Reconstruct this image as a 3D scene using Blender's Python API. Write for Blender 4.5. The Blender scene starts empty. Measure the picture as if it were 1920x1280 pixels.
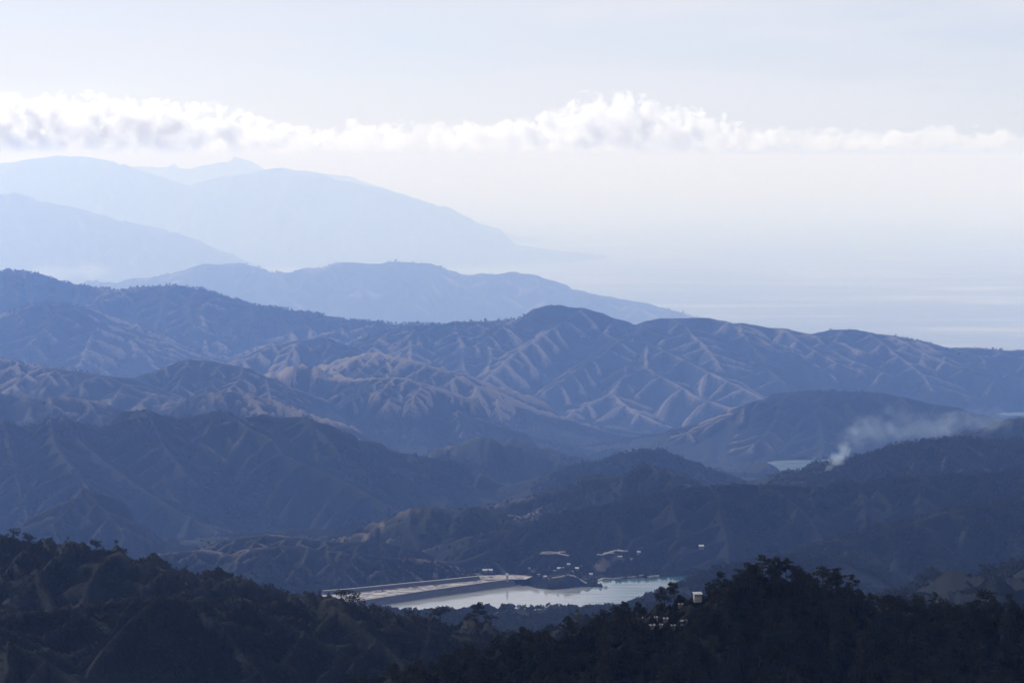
import bpy, math, random
import numpy as np

# ------------------------------------------------------------------ camera, sky, sun, exposure
SC = bpy.context.scene
S = 2.0                      # metres per table unit of distance
F = 5000.0                   # focal length in photo pixels (photo 1920 x 1280)
YH = 295.0                   # photo row of the level line
CZ = 1500.0 * S              # camera height above the far plain
COL = SC.collection

cam_d = bpy.data.cameras.new('camera')
cam = bpy.data.objects.new('camera', cam_d); COL.objects.link(cam)
cam_d.sensor_width = 36.0
cam_d.lens = 36.0 * F / 1920.0
cam_d.clip_start = 5.0
cam_d.clip_end = 900000.0
cam.location = (0, 0, CZ)
cam.rotation_euler = (math.radians(90), 0, 0)
cam_d.shift_y = -(640.0 - YH) / 1920.0
SC.camera = cam

SUN_EL, SUN_AZ = 29.0, -42.0          # azimuth from view direction (+Y), negative = left
w = bpy.data.worlds.new('World'); SC.world = w; w.use_nodes = True
nt = w.node_tree
bg = nt.nodes['Background']
sky = nt.nodes.new('ShaderNodeTexSky'); sky.sky_type = 'NISHITA'; sky.sun_disc = False
sky.sun_elevation = math.radians(SUN_EL); sky.sun_rotation = math.radians(SUN_AZ)
sky.altitude = 1500.0; sky.air_density = 0.5; sky.dust_density = 2.0; sky.ozone_density = 1.6
# thin high veil of cirrus over the whole dome
_tc = nt.nodes.new('ShaderNodeTexCoord'); _mp = nt.nodes.new('ShaderNodeMapping'); _mp.inputs['Scale'].default_value = (3.0, 3.0, 22.0)
_mp.inputs['Rotation'].default_value = (0.0, 0.05, 0.0)
_nz = nt.nodes.new('ShaderNodeTexNoise'); _nz.inputs['Scale'].default_value = 1.6; _nz.inputs['Detail'].default_value = 5; _nz.inputs['Roughness'].default_value = .55
nt.links.new(_tc.outputs['Generated'], _mp.inputs[0]); nt.links.new(_mp.outputs[0], _nz.inputs['Vector'])
_mr = nt.nodes.new('ShaderNodeMapRange'); _mr.inputs[1].default_value = .35; _mr.inputs[2].default_value = .65; _mr.inputs[3].default_value = .5; _mr.inputs[4].default_value = .8
nt.links.new(_nz.outputs[0], _mr.inputs[0])
_mx = nt.nodes.new('ShaderNodeMix'); _mx.data_type = 'RGBA'; nt.links.new(_mr.outputs[0], _mx.inputs[0])
nt.links.new(sky.outputs[0], _mx.inputs[6]); _mx.inputs[7].default_value = (7.8, 7.8, 8.4, 1)
nt.links.new(_mx.outputs[2], bg.inputs[0])
bg.inputs[1].default_value = 0.108

sd = bpy.data.lights.new('sun', 'SUN'); sun = bpy.data.objects.new('sun', sd); COL.objects.link(sun)
sd.energy = 4.0; sd.angle = math.radians(0.53); sd.color = (1.0, 0.97, 0.93)
_a, _e = math.radians(SUN_AZ), math.radians(SUN_EL)
from mathutils import Vector, Matrix
SUNV = Vector((math.sin(_a) * math.cos(_e), math.cos(_a) * math.cos(_e), math.sin(_e)))
sun.rotation_euler = SUNV.to_track_quat('Z', 'Y').to_euler()

vs = SC.view_settings
vs.view_transform = 'Standard'; vs.look = 'None'; vs.gamma = 1.0; vs.exposure = 0.0
vs.use_curve_mapping = False
cy = SC.cycles
cy.use_denoising = True
try: cy.denoiser = 'OPENIMAGEDENOISE'
except Exception: pass
cy.max_bounces = 12; cy.diffuse_bounces = 2; cy.glossy_bounces = 2; cy.transmission_bounces = 2
cy.volume_bounces = 8; cy.transparent_max_bounces = 8
cy.volume_max_steps = 512

R = np.random.default_rng(7)
random.seed(7)

# ------------------------------------------------------------------ numpy noise
def _hash(ix, iy, seed):
    h = (ix.astype(np.int64) * 374761393 + iy.astype(np.int64) * 668265263 + seed * 974634777) & 0x7fffffff
    h = ((h ^ (h >> 13)) * 1274126177) & 0x7fffffff
    return ((h ^ (h >> 16)) & 0xffff).astype(np.float32) / 65535.0
def vnoise(x, y, seed=0):
    fx, fy = np.floor(x), np.floor(y)
    ix, iy = fx.astype(np.int64), fy.astype(np.int64)
    tx, ty = (x - fx).astype(np.float32), (y - fy).astype(np.float32)
    tx = tx * tx * tx * (tx * (tx * 6 - 15) + 10); ty = ty * ty * ty * (ty * (ty * 6 - 15) + 10)
    a = _hash(ix, iy, seed); b = _hash(ix + 1, iy, seed)
    c = _hash(ix, iy + 1, seed); d = _hash(ix + 1, iy + 1, seed)
    return (a + (b - a) * tx) * (1 - ty) + (c + (d - c) * tx) * ty
def fbm(x, y, oct=4, seed=0, ridged=False):
    v = np.zeros(np.shape(x), np.float32); a, n = 1.0, 0.0
    for o in range(oct):
        q = vnoise(x * 2 ** o + 17.3 * o, y * 2 ** o - 9.1 * o, seed + o)
        if ridged: q = 1 - np.abs(2 * q - 1)
        v += a * q; n += a; a *= 0.5
    return v / n

# ------------------------------------------------------------------ ridge tables (photo column, photo row, distance)
def P(px, py, d):
    """a photo pixel at table distance d -> world point"""
    D = d * S
    return ((px - 960.0) / F * D, D, CZ - (py - YH) / F * D)
RM_A = [0, 450, 980, 1150, 1420, 1620, 1900, 2200, 2450, 2800, 3050, 3250, 3400, 3900, 4400, 5000, 5500, 6500, 7000, 9000, 11000, 90000]
RM_B = [0, 300, 640, 760, 1150, 1500, 1870, 2190, 2235, 2400, 2560, 2750, 3000, 3350, 3800, 4350, 4800, 5900, 6450, 8700, 10900, 90000]
def rm(d): return float(np.interp(d, RM_A, RM_B))
FLOOR_D = np.array([130, 300, 460, 650, 800, 1150, 1500, 1880, 2150, 2300, 2600, 3000, 3800, 5000, 6500, 8600, 9500, 12000, 17000, 20000, 90000]) * S
FLOOR_Z = np.array([1410, 1405, 1375, 1330, 1300, 1245, 1200, 1168, 1170, 1125, 1080, 1025, 975, 890, 810, 700, 620, 420, 90, 0, 0]) * S
FLOOR_Z = np.maximum(FLOOR_Z - .007 * FLOOR_D, 0)
def floor_z(D): return np.interp(D, FLOOR_D, FLOOR_Z)

SEG = []          # x0,y0,z0,x1,y1,z1,slope,mode(0 main,1 spur)
POLY = []         # 3D crest lines kept for planting
def add_poly(pts, slope, mode, rnd=4.0, reach=1e9):
    for a, b in zip(pts[:-1], pts[1:]):
        SEG.append((*a, *b, slope, mode, rnd, reach))
def spawn(pts, slope, spacing, level, keep=0.62, lmax=1.0, rng=R, front_only=False):
    """side spurs running down from a crest line"""
    P3 = np.array(pts); seglen = np.hypot(*(P3[1:, :2] - P3[:-1, :2]).T)
    L = seglen.sum()
    if L < spacing * 0.5: return
    s = spacing * rng.uniform(0.3, 0.7); side = 1
    cum = np.concatenate([[0], np.cumsum(seglen)])
    while s < L:
        i = min(np.searchsorted(cum, s) - 1, len(seglen) - 1); i = max(i, 0)
        t = (s - cum[i]) / max(seglen[i], 1e-6)
        p = P3[i] + (P3[i + 1] - P3[i]) * t
        tg = (P3[i + 1] - P3[i]); hd = math.atan2(tg[1], tg[0]); dz = tg[2]
        lean = 0.0 if abs(dz) < 1 else (math.copysign(1, dz)) * min(0.6, abs(dz) / (seglen[i] + 1) * 1.6)
        for sg in ((1, -1) if level == 1 else (side,)):
            ang = hd + sg * (math.pi / 2 + lean * 1.0 + rng.uniform(-.3, .3))
            if front_only and math.sin(ang) > 0.35: continue
            fl = float(floor_z(p[1])); H = p[2] - fl
            if H < spacing * 0.12: continue
            ss = slope * keep * rng.uniform(.85, 1.15)
            ln = min(H / ss * rng.uniform(.45, .85), lmax * spacing * (5.5 if level == 1 else 2.6) * rng.uniform(.6, 1.1))
            n = 5 if level == 1 else 3
            q = [p]; a2 = ang
            for k in range(n):
                a2 += rng.uniform(-.22, .22)
                st = ln / n; kk = ss * (1.25 - .5 * k / n) * (0.35 if k == 0 else 1)
                o = q[-1]; q.append(np.array((o[0] + math.cos(a2) * st, o[1] + math.sin(a2) * st, o[2] - kk * st)))
            add_poly([tuple(v) for v in q], slope * (1.12 if level == 1 else 1.2), 1, 2.0, spacing * (2.4 if level == 1 else 1.7))
            if level < 2 and math.sin(ang) < .3: spawn(q, slope, spacing * 0.42, level + 1, keep * 1.05, 1.0, rng, False)
        side = -side
        s += spacing * rng.uniform(.65, 1.35)
def crest(px, d, slope=.6, spacing=None, keep=.62, name=None, rnd=4.0, front=False, lmax=1.0):
    """px: [(col,row[,dist])]; d: distance or (dist at first, dist at last)"""
    n = len(px); d0, d1 = d if isinstance(d, tuple) else (d, d)
    pts = []
    for i, q in enumerate(px):
        t = (q[0] - px[0][0]) / max(1e-6, px[-1][0] - px[0][0])
        dd = q[2] if len(q) > 2 else d0 + (d1 - d0) * t
        pts.append(P(q[0], q[1], rm(dd)))
    # densify with a little lateral meander
    out = [pts[0]]
    for a, b in zip(pts[:-1], pts[1:]):
        m = max(1, int(math.dist(a[:2], b[:2]) / (0.012 * a[1])))
        for k in range(1, m + 1):
            t = k / m; D = a[1] + (b[1] - a[1]) * t
            j = 0.0 if k == m else R.uniform(-1, 1) * 0.002 * D
            out.append((a[0] + (b[0] - a[0]) * t, D + j, a[2] + (b[2] - a[2]) * t - j * 0.0))
    add_poly(out, slope, 0, rnd)
    dm = np.mean([p[1] for p in out])
    if spacing: spawn(out, slope, spacing / F * dm, 1, keep, lmax, R, front)
    if name: POLY.append((name, out))
    return out
def spur(px, d0, ss=.34, slope=.68, spacing=None, rnd=2.0, keep=.62, raw=False):
    """a traced spur: each next point is put so far in front that the crest drops with slope ss"""
    d0 = d0 if raw else rm(d0)
    pts = [P(px[0][0], px[0][1], d0)]; D = d0 * S
    for (x, y) in px[1:]:
        best, bd = 1e9, D
        for k in range(240):
            D2 = D * (1 - k * 0.0012)
            q = ((x - 960) / F * D2, D2, CZ - (y - YH) / F * D2)
            o = pts[-1]; h = math.hypot(q[0] - o[0], q[1] - o[1]) + 1e-6
            e = abs((o[2] - q[2]) / h - ss)
            if e < best: best, bd, bq = e, D2, q
        D = bd; pts.append(bq)
    add_poly(pts, slope, 1, rnd)
    if spacing: spawn(pts, slope, spacing / F * np.mean([p[1] for p in pts]), 2, keep, 1.0)
    return pts

# --- near hills (crest rows are ground rows: the trees stand above them)
crest([(480,1330),(640,1300),(800,1262),(950,1218),(1040,1192),(1120,1180),(1190,1165),(1250,1140),(1300,1132),(1345,1118),(1385,1092),(1430,1074),(1480,1086),(1540,1094),(1590,1100),(1630,1128),(1665,1142),(1720,1140),(1800,1138),(1880,1134),(2000,1136),(2200,1130)], (430, 480), .62, 90, name='pine', rnd=5)
crest([(-200,1120),(0,1150),(150,1130),(300,1114),(450,1120),(530,1124),(600,1116),(650,1120),(700,1134),(760,1156),(830,1152),(900,1158),(960,1166),(1010,1166),(1055,1146),(1100,1152),(1160,1152),(1230,1140),(1320,1120)], (860, 980), .6, 130, name='shore_ridge', keep=.5, rnd=6)
crest([(-250,980),(-100,990),(0,1000),(60,1006),(130,1012),(180,1016),(230,1034),(270,1050),(330,1066),(400,1085),(450,1080),(500,1096),(545,1110),(600,1118),(680,1140)], (1150, 1050), .62, 110, name='left_hill', keep=.52, rnd=6)
spur([(455,1120),(400,1160),(330,1200),(260,1270)], 900, .4)
spur([(660,1118),(640,1150),(620,1190),(610,1240)], 930, .45)
spur([(300,1114),(240,1160),(190,1215),(150,1280)], 870, .42)
spur([(1010,1166),(960,1190),(900,1215)], 960, .4)
spur([(180,1016),(190,1050),(215,1085)], 1130, .5)
# --- right shore hill and the forested slopes over the lake
crest([(1188,1142),(1215,1118),(1250,1102),(1290,1092),(1340,1062),(1420,1045),(1500,1030),(1560,1024),(1640,1030)], (1620, 1900), .5, None, rnd=8)
crest([(1660,1160),(1745,1118),(1830,1088),(1920,1056),(2060,1010),(2200,980)], (1250, 1420), .55, 120, rnd=6)
crest([(1480,1050),(1540,1028),(1640,1000),(1760,962),(1850,945),(1920,936),(2100,915),(2300,900)], (1900, 2200), .5, 100)
crest([(860,1030),(930,1000),(990,980),(1060,962),(1130,952),(1200,934),(1290,914),(1380,906),(1460,908),(1540,912),(1620,904),(1700,894),(1800,885),(1920,880),(2100,870),(2300,850)], (2750, 2900), .5, 80, name='over_lake')
spur([(1130,952),(1090,985),(1075,1020),(1060,1050)], 2790, .35, .6, 40)
spur([(1290,914),(1270,960),(1240,1000),(1215,1040)], 2810, .35, .6, 40)
spur([(1380,906),(1400,950),(1390,990),(1340,1030)], 2820, .35, .6, 40)
spur([(1000,978),(940,1000),(890,1025),(850,1050)], 2770, .32, .6, 30)
crest([(975,1096),(1005,1090),(1035,1081),(1060,1075),(1080,1077),(1100,1085),(1127,1098)], (2126, 2122), .55, 22, rnd=6)
# --- bare hills left of the lake
crest([(200,1060),(300,1036),(350,1031),(390,1029),(440,1040),(480,1025),(560,1021),(620,1031),(740,1041),(800,1046),(850,1064),(900,1072)], (2450, 2350), .6, 38, name='bare')
crest([(360,1040),(400,1016),(470,1004),(520,1001),(560,1006),(640,1016),(700,1012),(780,1030)], (2800, 2750), .6, 40)
crest([(560,1020),(620,1009),(683,1005),(720,975),(758,953),(833,950),(892,947),(930,958),(958,970),(1000,975)], (3050, 3000), .55, 45)
crest([(930,985),(960,972),(1050,946),(1130,915),(1175,885),(1204,869),(1240,884),(1290,908),(1330,930)], (3250, 3300), .55, 55)
# --- ridge with the brush fire, on the right
crest([(1500,915),(1545,891),(1600,871),(1640,850),(1665,841),(1700,839),(1720,827),(1760,821),(1800,819),(1850,823),(1920,821),(2050,815),(2250,800)], (3350, 3500), .5, 60, name='fire')
crest([(1400,915),(1440,897),(1500,881),(1540,864),(1570,863),(1620,878)], (3900, 3950), .5, 45)
crest([(1780,835),(1830,815),(1870,792),(1920,780),(2050,760),(2200,750)], (4500, 4600), .5, 60)
# --- left massif
crest([(-260,770),(-120,790),(0,781),(33,798),(77,793),(90,783),(113,780),(147,792),(187,798),(230,772),(277,768),(313,782),(333,783),(363,780),(410,773),(423,770),(447,787),(493,775),(520,782),(580,782),(610,795),(640,812),(667,823),(713,840),(783,853),(850,862),(883,890)], (4300, 4500), .55, 80, name='massif')
spur([(113,780),(150,830),(190,862),(250,906),(330,955),(400,992),(440,1015)], 4330, 0.24, .75, 35)
spur([(423,770),(470,800),(510,822),(530,850),(620,886),(700,930),(760,966)], 4400, 0.22, .75, 35)
spur([(277,768),(300,830),(340,880),(380,920)], 4370, 0.30, .75, 35)
spur([(410,773),(370,800),(330,830)], 4400, .4, .7, 30)
spur([(240,1010),(200,960),(160,912)][::-1], 3350, .4, .7, 30)
spur([(160,912),(130,950),(95,985)], 3350, .4, .7, 30)
spur([(90,783),(100,830),(130,870),(160,912)], 4310, 0.17, .75, 30)
spur([(0,781),(20,850),(40,920),(60,985)], 4300, 0.30, .75, 35)
spur([(580,782),(640,850),(700,900)], 4420, 0.30, .75, 30)
# --- small hills in the middle
crest([(780,872),(830,852),(860,833),(903,816),(940,830),(970,852),(1010,872)], (4950, 5050), .6, 34)
crest([(930,840),(963,818),(1000,834),(1047,848),(1100,860)], (5400, 5300), .6, 34)
crest([(1060,880),(1130,862),(1183,846),(1215,844),(1235,841),(1260,853),(1330,884),(1400,905)], (4300, 4400), .55, 45)
# --- middle massif
crest([(430,745),(500,710),(540,690),(577,676),(600,690),(617,703),(665,708),(747,706),(787,717),(807,752),(867,774),(900,806)], (6900, 6500), .66, 24, keep=.55)
crest([(600,690),(660,666),(700,659),(760,670),(850,700),(872,706),(930,746),(960,772)], (7500, 7200), .62, 34)
crest([(240,715),(300,690),(350,672),(420,680),(470,690),(520,720),(560,745)], (6600, 6500), .64, 32)
crest([(320,765),(380,735),(440,728),(500,745),(560,770),(640,790)], (5700, 5700), .62, 30)
crest([(420,700),(480,660),(540,640),(600,632),(660,650)], (8100, 8100), .6, 36)
# --- peak with the long spurs
crest([(700,625),(780,612),(860,605),(900,602),(960,597),(985,590)], (8700, 8750), .55, 55, name='peak', keep=.55)
crest([(985,590),(1000,577),(1030,572),(1050,570),(1075,577),(1095,578),(1130,586),(1165,601),(1190,607)], (8750, 8790), .62, None, name='peak')
crest([(1190,607),(1240,597),(1300,595),(1330,597),(1370,607),(1390,605),(1430,613),(1480,617),(1520,627),(1560,617),(1600,617),(1640,625),(1700,632),(1750,645),(1775,653),(1820,650),(1870,655),(1920,655),(2050,650),(2250,660)], (8790, 9100), .55, 65, name='peak', keep=.5)
spur([(1093,578),(1047,607),(977,653),(945,680),(915,705)], 8760, .27, .8, 24)
spur([(1153,598),(1113,613),(1067,637),(1023,668),(963,727)], 8770, .27, .8, 24)
n3 = spur([(1153,598),(1133,622),(1160,636),(1190,639),(1213,643)], 8770, .2, .62)
dpk = n3[-1][1] / S
spur([(1213,643),(1263,663),(1327,695),(1373,717),(1420,740),(1473,763),(1530,800)], dpk, .2, .75, 40, raw=True)
spur([(1160,636),(1133,660),(1093,683),(1067,703),(1020,735)], n3[2][1] / S, .27, .85, 24, raw=True)
n5 = spur([(1213,643),(1210,668),(1213,690),(1167,707),(1147,735)], dpk, .26, .62, raw=True)
spur([(1193,677),(1160,693),(1100,710),(1060,737),(1030,760),(1000,790)], n5[1][1] / S, .25, .85, 24, raw=True)
spur([(1213,690),(1253,710),(1307,743),(1367,763),(1420,777),(1480,800)], n5[2][1] / S, .21, .75, 36, raw=True)
spur([(1147,735),(1107,753),(1073,770),(1045,800)], n5[4][1] / S, .27, .85, 24, raw=True)
spur([(1147,735),(1190,770),(1247,797),(1293,817),(1333,833),(1380,860)], n5[4][1] / S, .21, .75, 36, raw=True)
spur([(1330,598),(1380,630),(1405,640),(1440,665),(1480,700),(1520,725)], 8850, .27, .6, 40)
spur([(1560,618),(1600,650),(1660,680),(1720,700),(1790,740)], 8950, .25, .6, 45)
spur([(1750,646),(1800,680),(1860,705),(1920,730)], 9000, .25, .6, 45)
crest([(1400,770),(1450,737),(1520,731),(1580,733),(1650,736),(1720,751),(1790,766),(1850,777),(1900,790)], (6600, 6400), .5, 60)
# --- main ridge on the left
crest([(-260,480),(-120,485),(0,497),(60,510),(90,520),(140,533),(190,537),(230,547),(245,538),(290,537),(330,533),(360,545),(420,560),(450,567),(510,575),(560,583),(600,588),(650,600),(700,600),(740,607),(780,605),(830,608),(880,610)], (10600, 9300), .5, 55, name='main', keep=.6)
crest([(-150,600),(-40,580),(0,588),(60,571),(110,565),(150,576),(200,610),(260,640),(320,662),(380,690)], (9200, 8800), .55, 60)
crest([(-200,650),(-60,665),(0,671),(60,686),(120,690),(200,702),(260,730),(330,750),(400,756)], (6400, 6100), .55, 55)
crest([(-200,730),(-60,725),(0,735),(60,745),(130,742),(200,755)], (5300, 5300), .55, 50)
spur([(330,533),(400,590),(450,620),(500,650)], 10250, .3, .6, 40)
spur([(560,583),(620,630),(680,655)], 9900, .3, .6, 40)
# --- hazy ranges behind
crest([(100,530),(190,522),(220,527),(300,512),(365,500),(400,493),(450,491),(500,505),(545,509),(580,500),(650,490),(700,494),(730,489),(800,492),(830,500),(865,514),(890,513),(930,512),(970,509),(1020,520),(1060,533),(1100,550),(1180,562),(1240,576),(1290,590),(1360,610)], (20500, 19500), .5, 60, name='haze1', lmax=.8)
crest([(-300,330),(-100,345),(0,357),(40,360),(80,378),(140,388),(200,402),(300,428),(400,462),(470,492)], (31000, 30500), .6, 110, lmax=.6)
crest([(-300,310),(-100,305),(0,302),(40,298),(100,293),(140,291),(190,293),(230,308),(280,323),(350,345),(400,335),(450,325),(490,316),(520,314),(560,320),(600,322),(640,335),(680,345),(740,358),(800,378),(850,402),(900,432),(940,466)], (41000, 40000), .75, 120, lmax=.6)
crest([(150,330),(230,305),(300,303),(350,302),(390,292),(430,290),(470,294),(500,308),(560,314),(600,322),(650,330),(700,345),(760,362),(810,378)], (49000, 48500), .75, 120, lmax=.5)

SEGA = [tuple(map(float, q)) for q in SEG]

# ------------------------------------------------------------------ lakes (photo outline laid on a level)
LZ = CZ - (1100 - YH) / F * 2100 * S
def on_level(px, py, z):
    D = (CZ - z) * F / (py - YH)
    return ((px - 960.0) / F * D, D)
LAKE_PX = [(560,1162),(640,1150),(700,1134),(730,1128),(790,1118),(840,1109),(880,1103),(930,1096),(960,1094),(985,1097),(1010,1103),(1035,1105),(1060,1103),(1090,1099),(1118,1100),(1133,1101),(1130,1098),(1121,1093),(1112,1087),(1150,1085),(1190,1083),(1235,1081),(1290,1079),(1330,1082),(1310,1096),(1270,1110),(1215,1150),(1150,1178),(1000,1190),(800,1190),(640,1180)]
LAKE = np.array([on_level(x, y, LZ) for x, y in LAKE_PX])
L2Z = CZ - (872 - YH) / F * 4900 * S
LAKE2 = np.array([on_level(x, y, L2Z) for x, y in [(1436,866),(1455,863),(1500,862),(1560,861),(1570,866),(1535,874),(1500,881),(1465,884),(1456,876)]])
L3Z = CZ - (775 - YH) / F * 7300 * S
LAKE3 = np.array([on_level(x, y, L3Z) for x, y in [(1866,776),(1885,773),(1960,772),(2100,772),(2100,778),(1940,779),(1895,779)]])
BENCH = np.array([on_level(x, y, LZ + 9.0) for x, y in [(600,1116),(625,1109),(660,1104),(760,1094),(860,1084),(900,1079),(960,1077),(1000,1080),(985,1086),(955,1086),(900,1093),(800,1107),(700,1122),(640,1132),(605,1136)]])
def poly_sd(x, y, poly):
    """signed distance, negative inside"""
    d2 = np.full(x.shape, 1e18); inside = np.zeros(x.shape, bool); n = len(poly)
    for i in range(n):
        ax, ay = poly[i]; bx, by = poly[(i + 1) % n]
        ex, ey = bx - ax, by - ay; wx, wy = x - ax, y - ay
        t = np.clip((wx * ex + wy * ey) / (ex * ex + ey * ey), 0, 1)
        d2 = np.minimum(d2, (wx - ex * t) ** 2 + (wy - ey * t) ** 2)
        c = ((ay > y) != (by > y)) & (x < (bx - ax) * (y - ay) / (by - ay + 1e-12) + ax)
        inside ^= c
    return np.where(inside, -1, 1) * np.sqrt(d2)

# ------------------------------------------------------------------ height field on (u = x / y, y)
def heights(u, D):
    X = (D[:, None] * u[None, :]).astype(np.float32); Y = np.repeat(D[:, None], len(u), 1).astype(np.float32)
    big = fbm(X / 900 / 1.0, Y / 900, 3, 5)
    Z = floor_z(Y).astype(np.float32) + (big - .5) * np.interp(Y, [800, 8000, 30000, 40000], [15, 60, 40, 4]).astype(np.float32)
    CR = np.full(X.shape, 1e9, np.float32)       # distance to the nearest winning crest, in px-like units
    # gentle warp so flanks wander, fades nowhere near silhouettes (small)
    WX = X + (fbm(X / 260, Y / 260, 3, 11) - .5) * np.minimum(Y * .003, 26)
    WY = Y + (fbm(X / 260 + 40, Y / 260, 3, 12) - .5) * np.minimum(Y * .004, 40)
    for (x0, y0, z0, x1, y1, z1, sl, mode, rnd, reach) in SEGA:
        fl = floor_z((y0 + y1) * .5) - 40; H = max(z0, z1) - fl
        if H <= 5: continue
        Rr = H / sl * 2.2 + 40 if mode == 0 else min(H / sl + 20, reach)
        ya, yb = min(y0, y1) - Rr, max(y0, y1) + Rr
        i0, i1 = np.searchsorted(D, ya), np.searchsorted(D, yb)
        if i1 <= i0: continue
        xa, xb = min(x0, x1) - Rr, max(x0, x1) + Rr
        ylo, yhi = max(ya, D[0]), min(yb, D[-1])
        j0 = np.searchsorted(u, min(xa / ylo, xa / yhi)); j1 = np.searchsorted(u, max(xb / ylo, xb / yhi))
        if j1 <= j0: continue
        px = WX[i0:i1, j0:j1]; py = WY[i0:i1, j0:j1]
        ex, ey = x1 - x0, y1 - y0; l2 = ex * ex + ey * ey + 1e-9
        t = np.clip(((px - x0) * ex + (py - y0) * ey) / l2, 0, 1)
        d = np.sqrt((px - x0 - ex * t) ** 2 + (py - y0 - ey * t) ** 2)
        zc = z0 + (z1 - z0) * t
        r = rnd * .00014 * (y0 + y1) * .5
        dd = np.sqrt(d * d + r * r) - r
        if mode == 0:
            Hh = (zc - fl) * 1.06 + 1
            z = zc - Hh * (1 - np.exp(-sl * dd / Hh))
        else:
            cc = max(0.0, H / (sl * Rr) - 1) / (Rr * Rr)
            z = zc - sl * dd * (1 + cc * d * d)
        sub = Z[i0:i1, j0:j1]; m = z > sub
        sub[m] = z[m]
        c = CR[i0:i1, j0:j1]; dn = (d / (py * 0.001)).astype(np.float32)
        c[m] = dn[m]
    depth = np.clip(CR / 6.0, 0, 1)
    lam = np.interp(Y, [600, 4000, 20000, 60000], [20, 45, 100, 400])
    g = fbm(X / lam, Y / lam, 4, 21, True)
    Z -= (g) * depth * lam * .30
    Z += (fbm(X / (Y * .004 + 4), Y / (Y * .004 + 4), 3, 31) - .5) * Y * .0009
    # lakes and the dam bench
    def level(poly, z, dep, apron, rise):
        nonlocal Z
        m = (X > poly[:, 0].min() - 140) & (X < poly[:, 0].max() + 140) & (Y > poly[:, 1].min() - 140) & (Y < poly[:, 1].max() + 140)
        if not m.any(): return
        s = poly_sd(X[m], Y[m], poly); zz = Z[m]
        inn = np.minimum(zz, z - dep)
        out = np.maximum(zz, z + np.clip(s * rise, 0, apron) - np.maximum(0, s - 30) * .5)
        out = np.minimum(out, z + .4 + s * .9)
        Z[m] = np.where(s < 0, inn, out)
    mb = (X > BENCH[:, 0].min() - 40) & (X < BENCH[:, 0].max() + 40) & (Y > BENCH[:, 1].min() - 40) & (Y < BENCH[:, 1].max() + 40)
    level(LAKE, LZ, 5, 3, .25)
    if mb.any():
        s = poly_sd(X[mb], Y[mb], BENCH)
        Z[mb] = np.where(s < 0, LZ + 8.0 + np.clip(-s, 0, 1), np.where(s < 25, np.minimum(Z[mb], LZ + 9 + np.maximum(s, 0) * .8), Z[mb]))
        s2 = poly_sd(X[mb], Y[mb], LAKE)
        Z[mb] = np.where(s2 < 0, LZ - 5, Z[mb])
    level(LAKE2, L2Z, 8, 2, .15)
    level(LAKE3, L3Z, 10, 2, .1)
    return X, Y, Z, CR

UM = 0.245
# first a coarse pass: where along the distance is ground in view?
uc = np.linspace(-0.2, 0.2, 90)
Dc = np.exp(np.linspace(math.log(200 * S), math.log(56000 * S), 2800))
_, Yc, Zc, _ = heights(uc, Dc)
row = (CZ - Zc) / Yc * F                       # larger = lower in the picture
run = np.minimum.accumulate(np.vstack([np.full((1, len(uc)), 1e9), row]), 0)
gain = np.clip(run[:-1] - row, 0, 12)          # newly seen rows at each distance step
vis = np.convolve(np.percentile(gain, 92, axis=1), np.ones(25) / 25, 'same')
NROW = 1680
vis = vis * np.interp(Dc / S, [200, 600, 800, 2000, 3000, 9900, 12000, 20000, 36000], [.22, .25, .4, .9, 1.5, 1.5, 1, .6, .3])
dens = vis + 0.10 * vis.mean()
cum = np.cumsum(dens); cum = (cum - cum[0]) / (cum[-1] - cum[0])
Dr = np.interp(np.linspace(0, 1, NROW), cum, Dc)
U = np.linspace(-UM, UM, 800)
X, Y, Z, CR = heights(U, Dr)

def ground(x, y):
    fi = np.interp(y, Dr, np.arange(NROW)); fj = np.interp(np.asarray(x) / np.asarray(y), U, np.arange(len(U)))
    i = np.clip(fi.astype(int), 0, NROW - 2); j = np.clip(fj.astype(int), 0, len(U) - 2)
    a, b = fi - i, fj - j
    return (Z[i, j] * (1 - a) + Z[i + 1, j] * a) * (1 - b) + (Z[i, j + 1] * (1 - a) + Z[i + 1, j + 1] * a) * b
def visible_mask(margin=0.0):
    rowp = (CZ - Z) / Y * F
    rn = np.minimum.accumulate(np.vstack([np.full((1, len(U)), 1e9), rowp]), 0)[:-1]
    return rowp <= rn + margin
VIS = visible_mask(4.0)

# convexity (dry grass on sharp crests, paled further as sunlit lines; trees in gullies)
def blur(a, n):
    for ax in (0, 1):
        k = np.cumsum(np.insert(np.pad(a, [(n, n) if q == ax else (0, 0) for q in (0, 1)], 'edge'), 0, 0, axis=ax), axis=ax)
        sl = [slice(None)] * 2; sh = [slice(None)] * 2
        sl[ax] = slice(2 * n + 1, None); sh[ax] = slice(None, -2 * n - 1)
        a = (k[tuple(sl)] - k[tuple(sh)]) / (2 * n + 1)
    return a
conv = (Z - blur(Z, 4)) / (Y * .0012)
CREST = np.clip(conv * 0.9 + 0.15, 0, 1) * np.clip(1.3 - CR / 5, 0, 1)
PATCH = fbm(X / 420, Y / 700, 4, 51)

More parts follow.
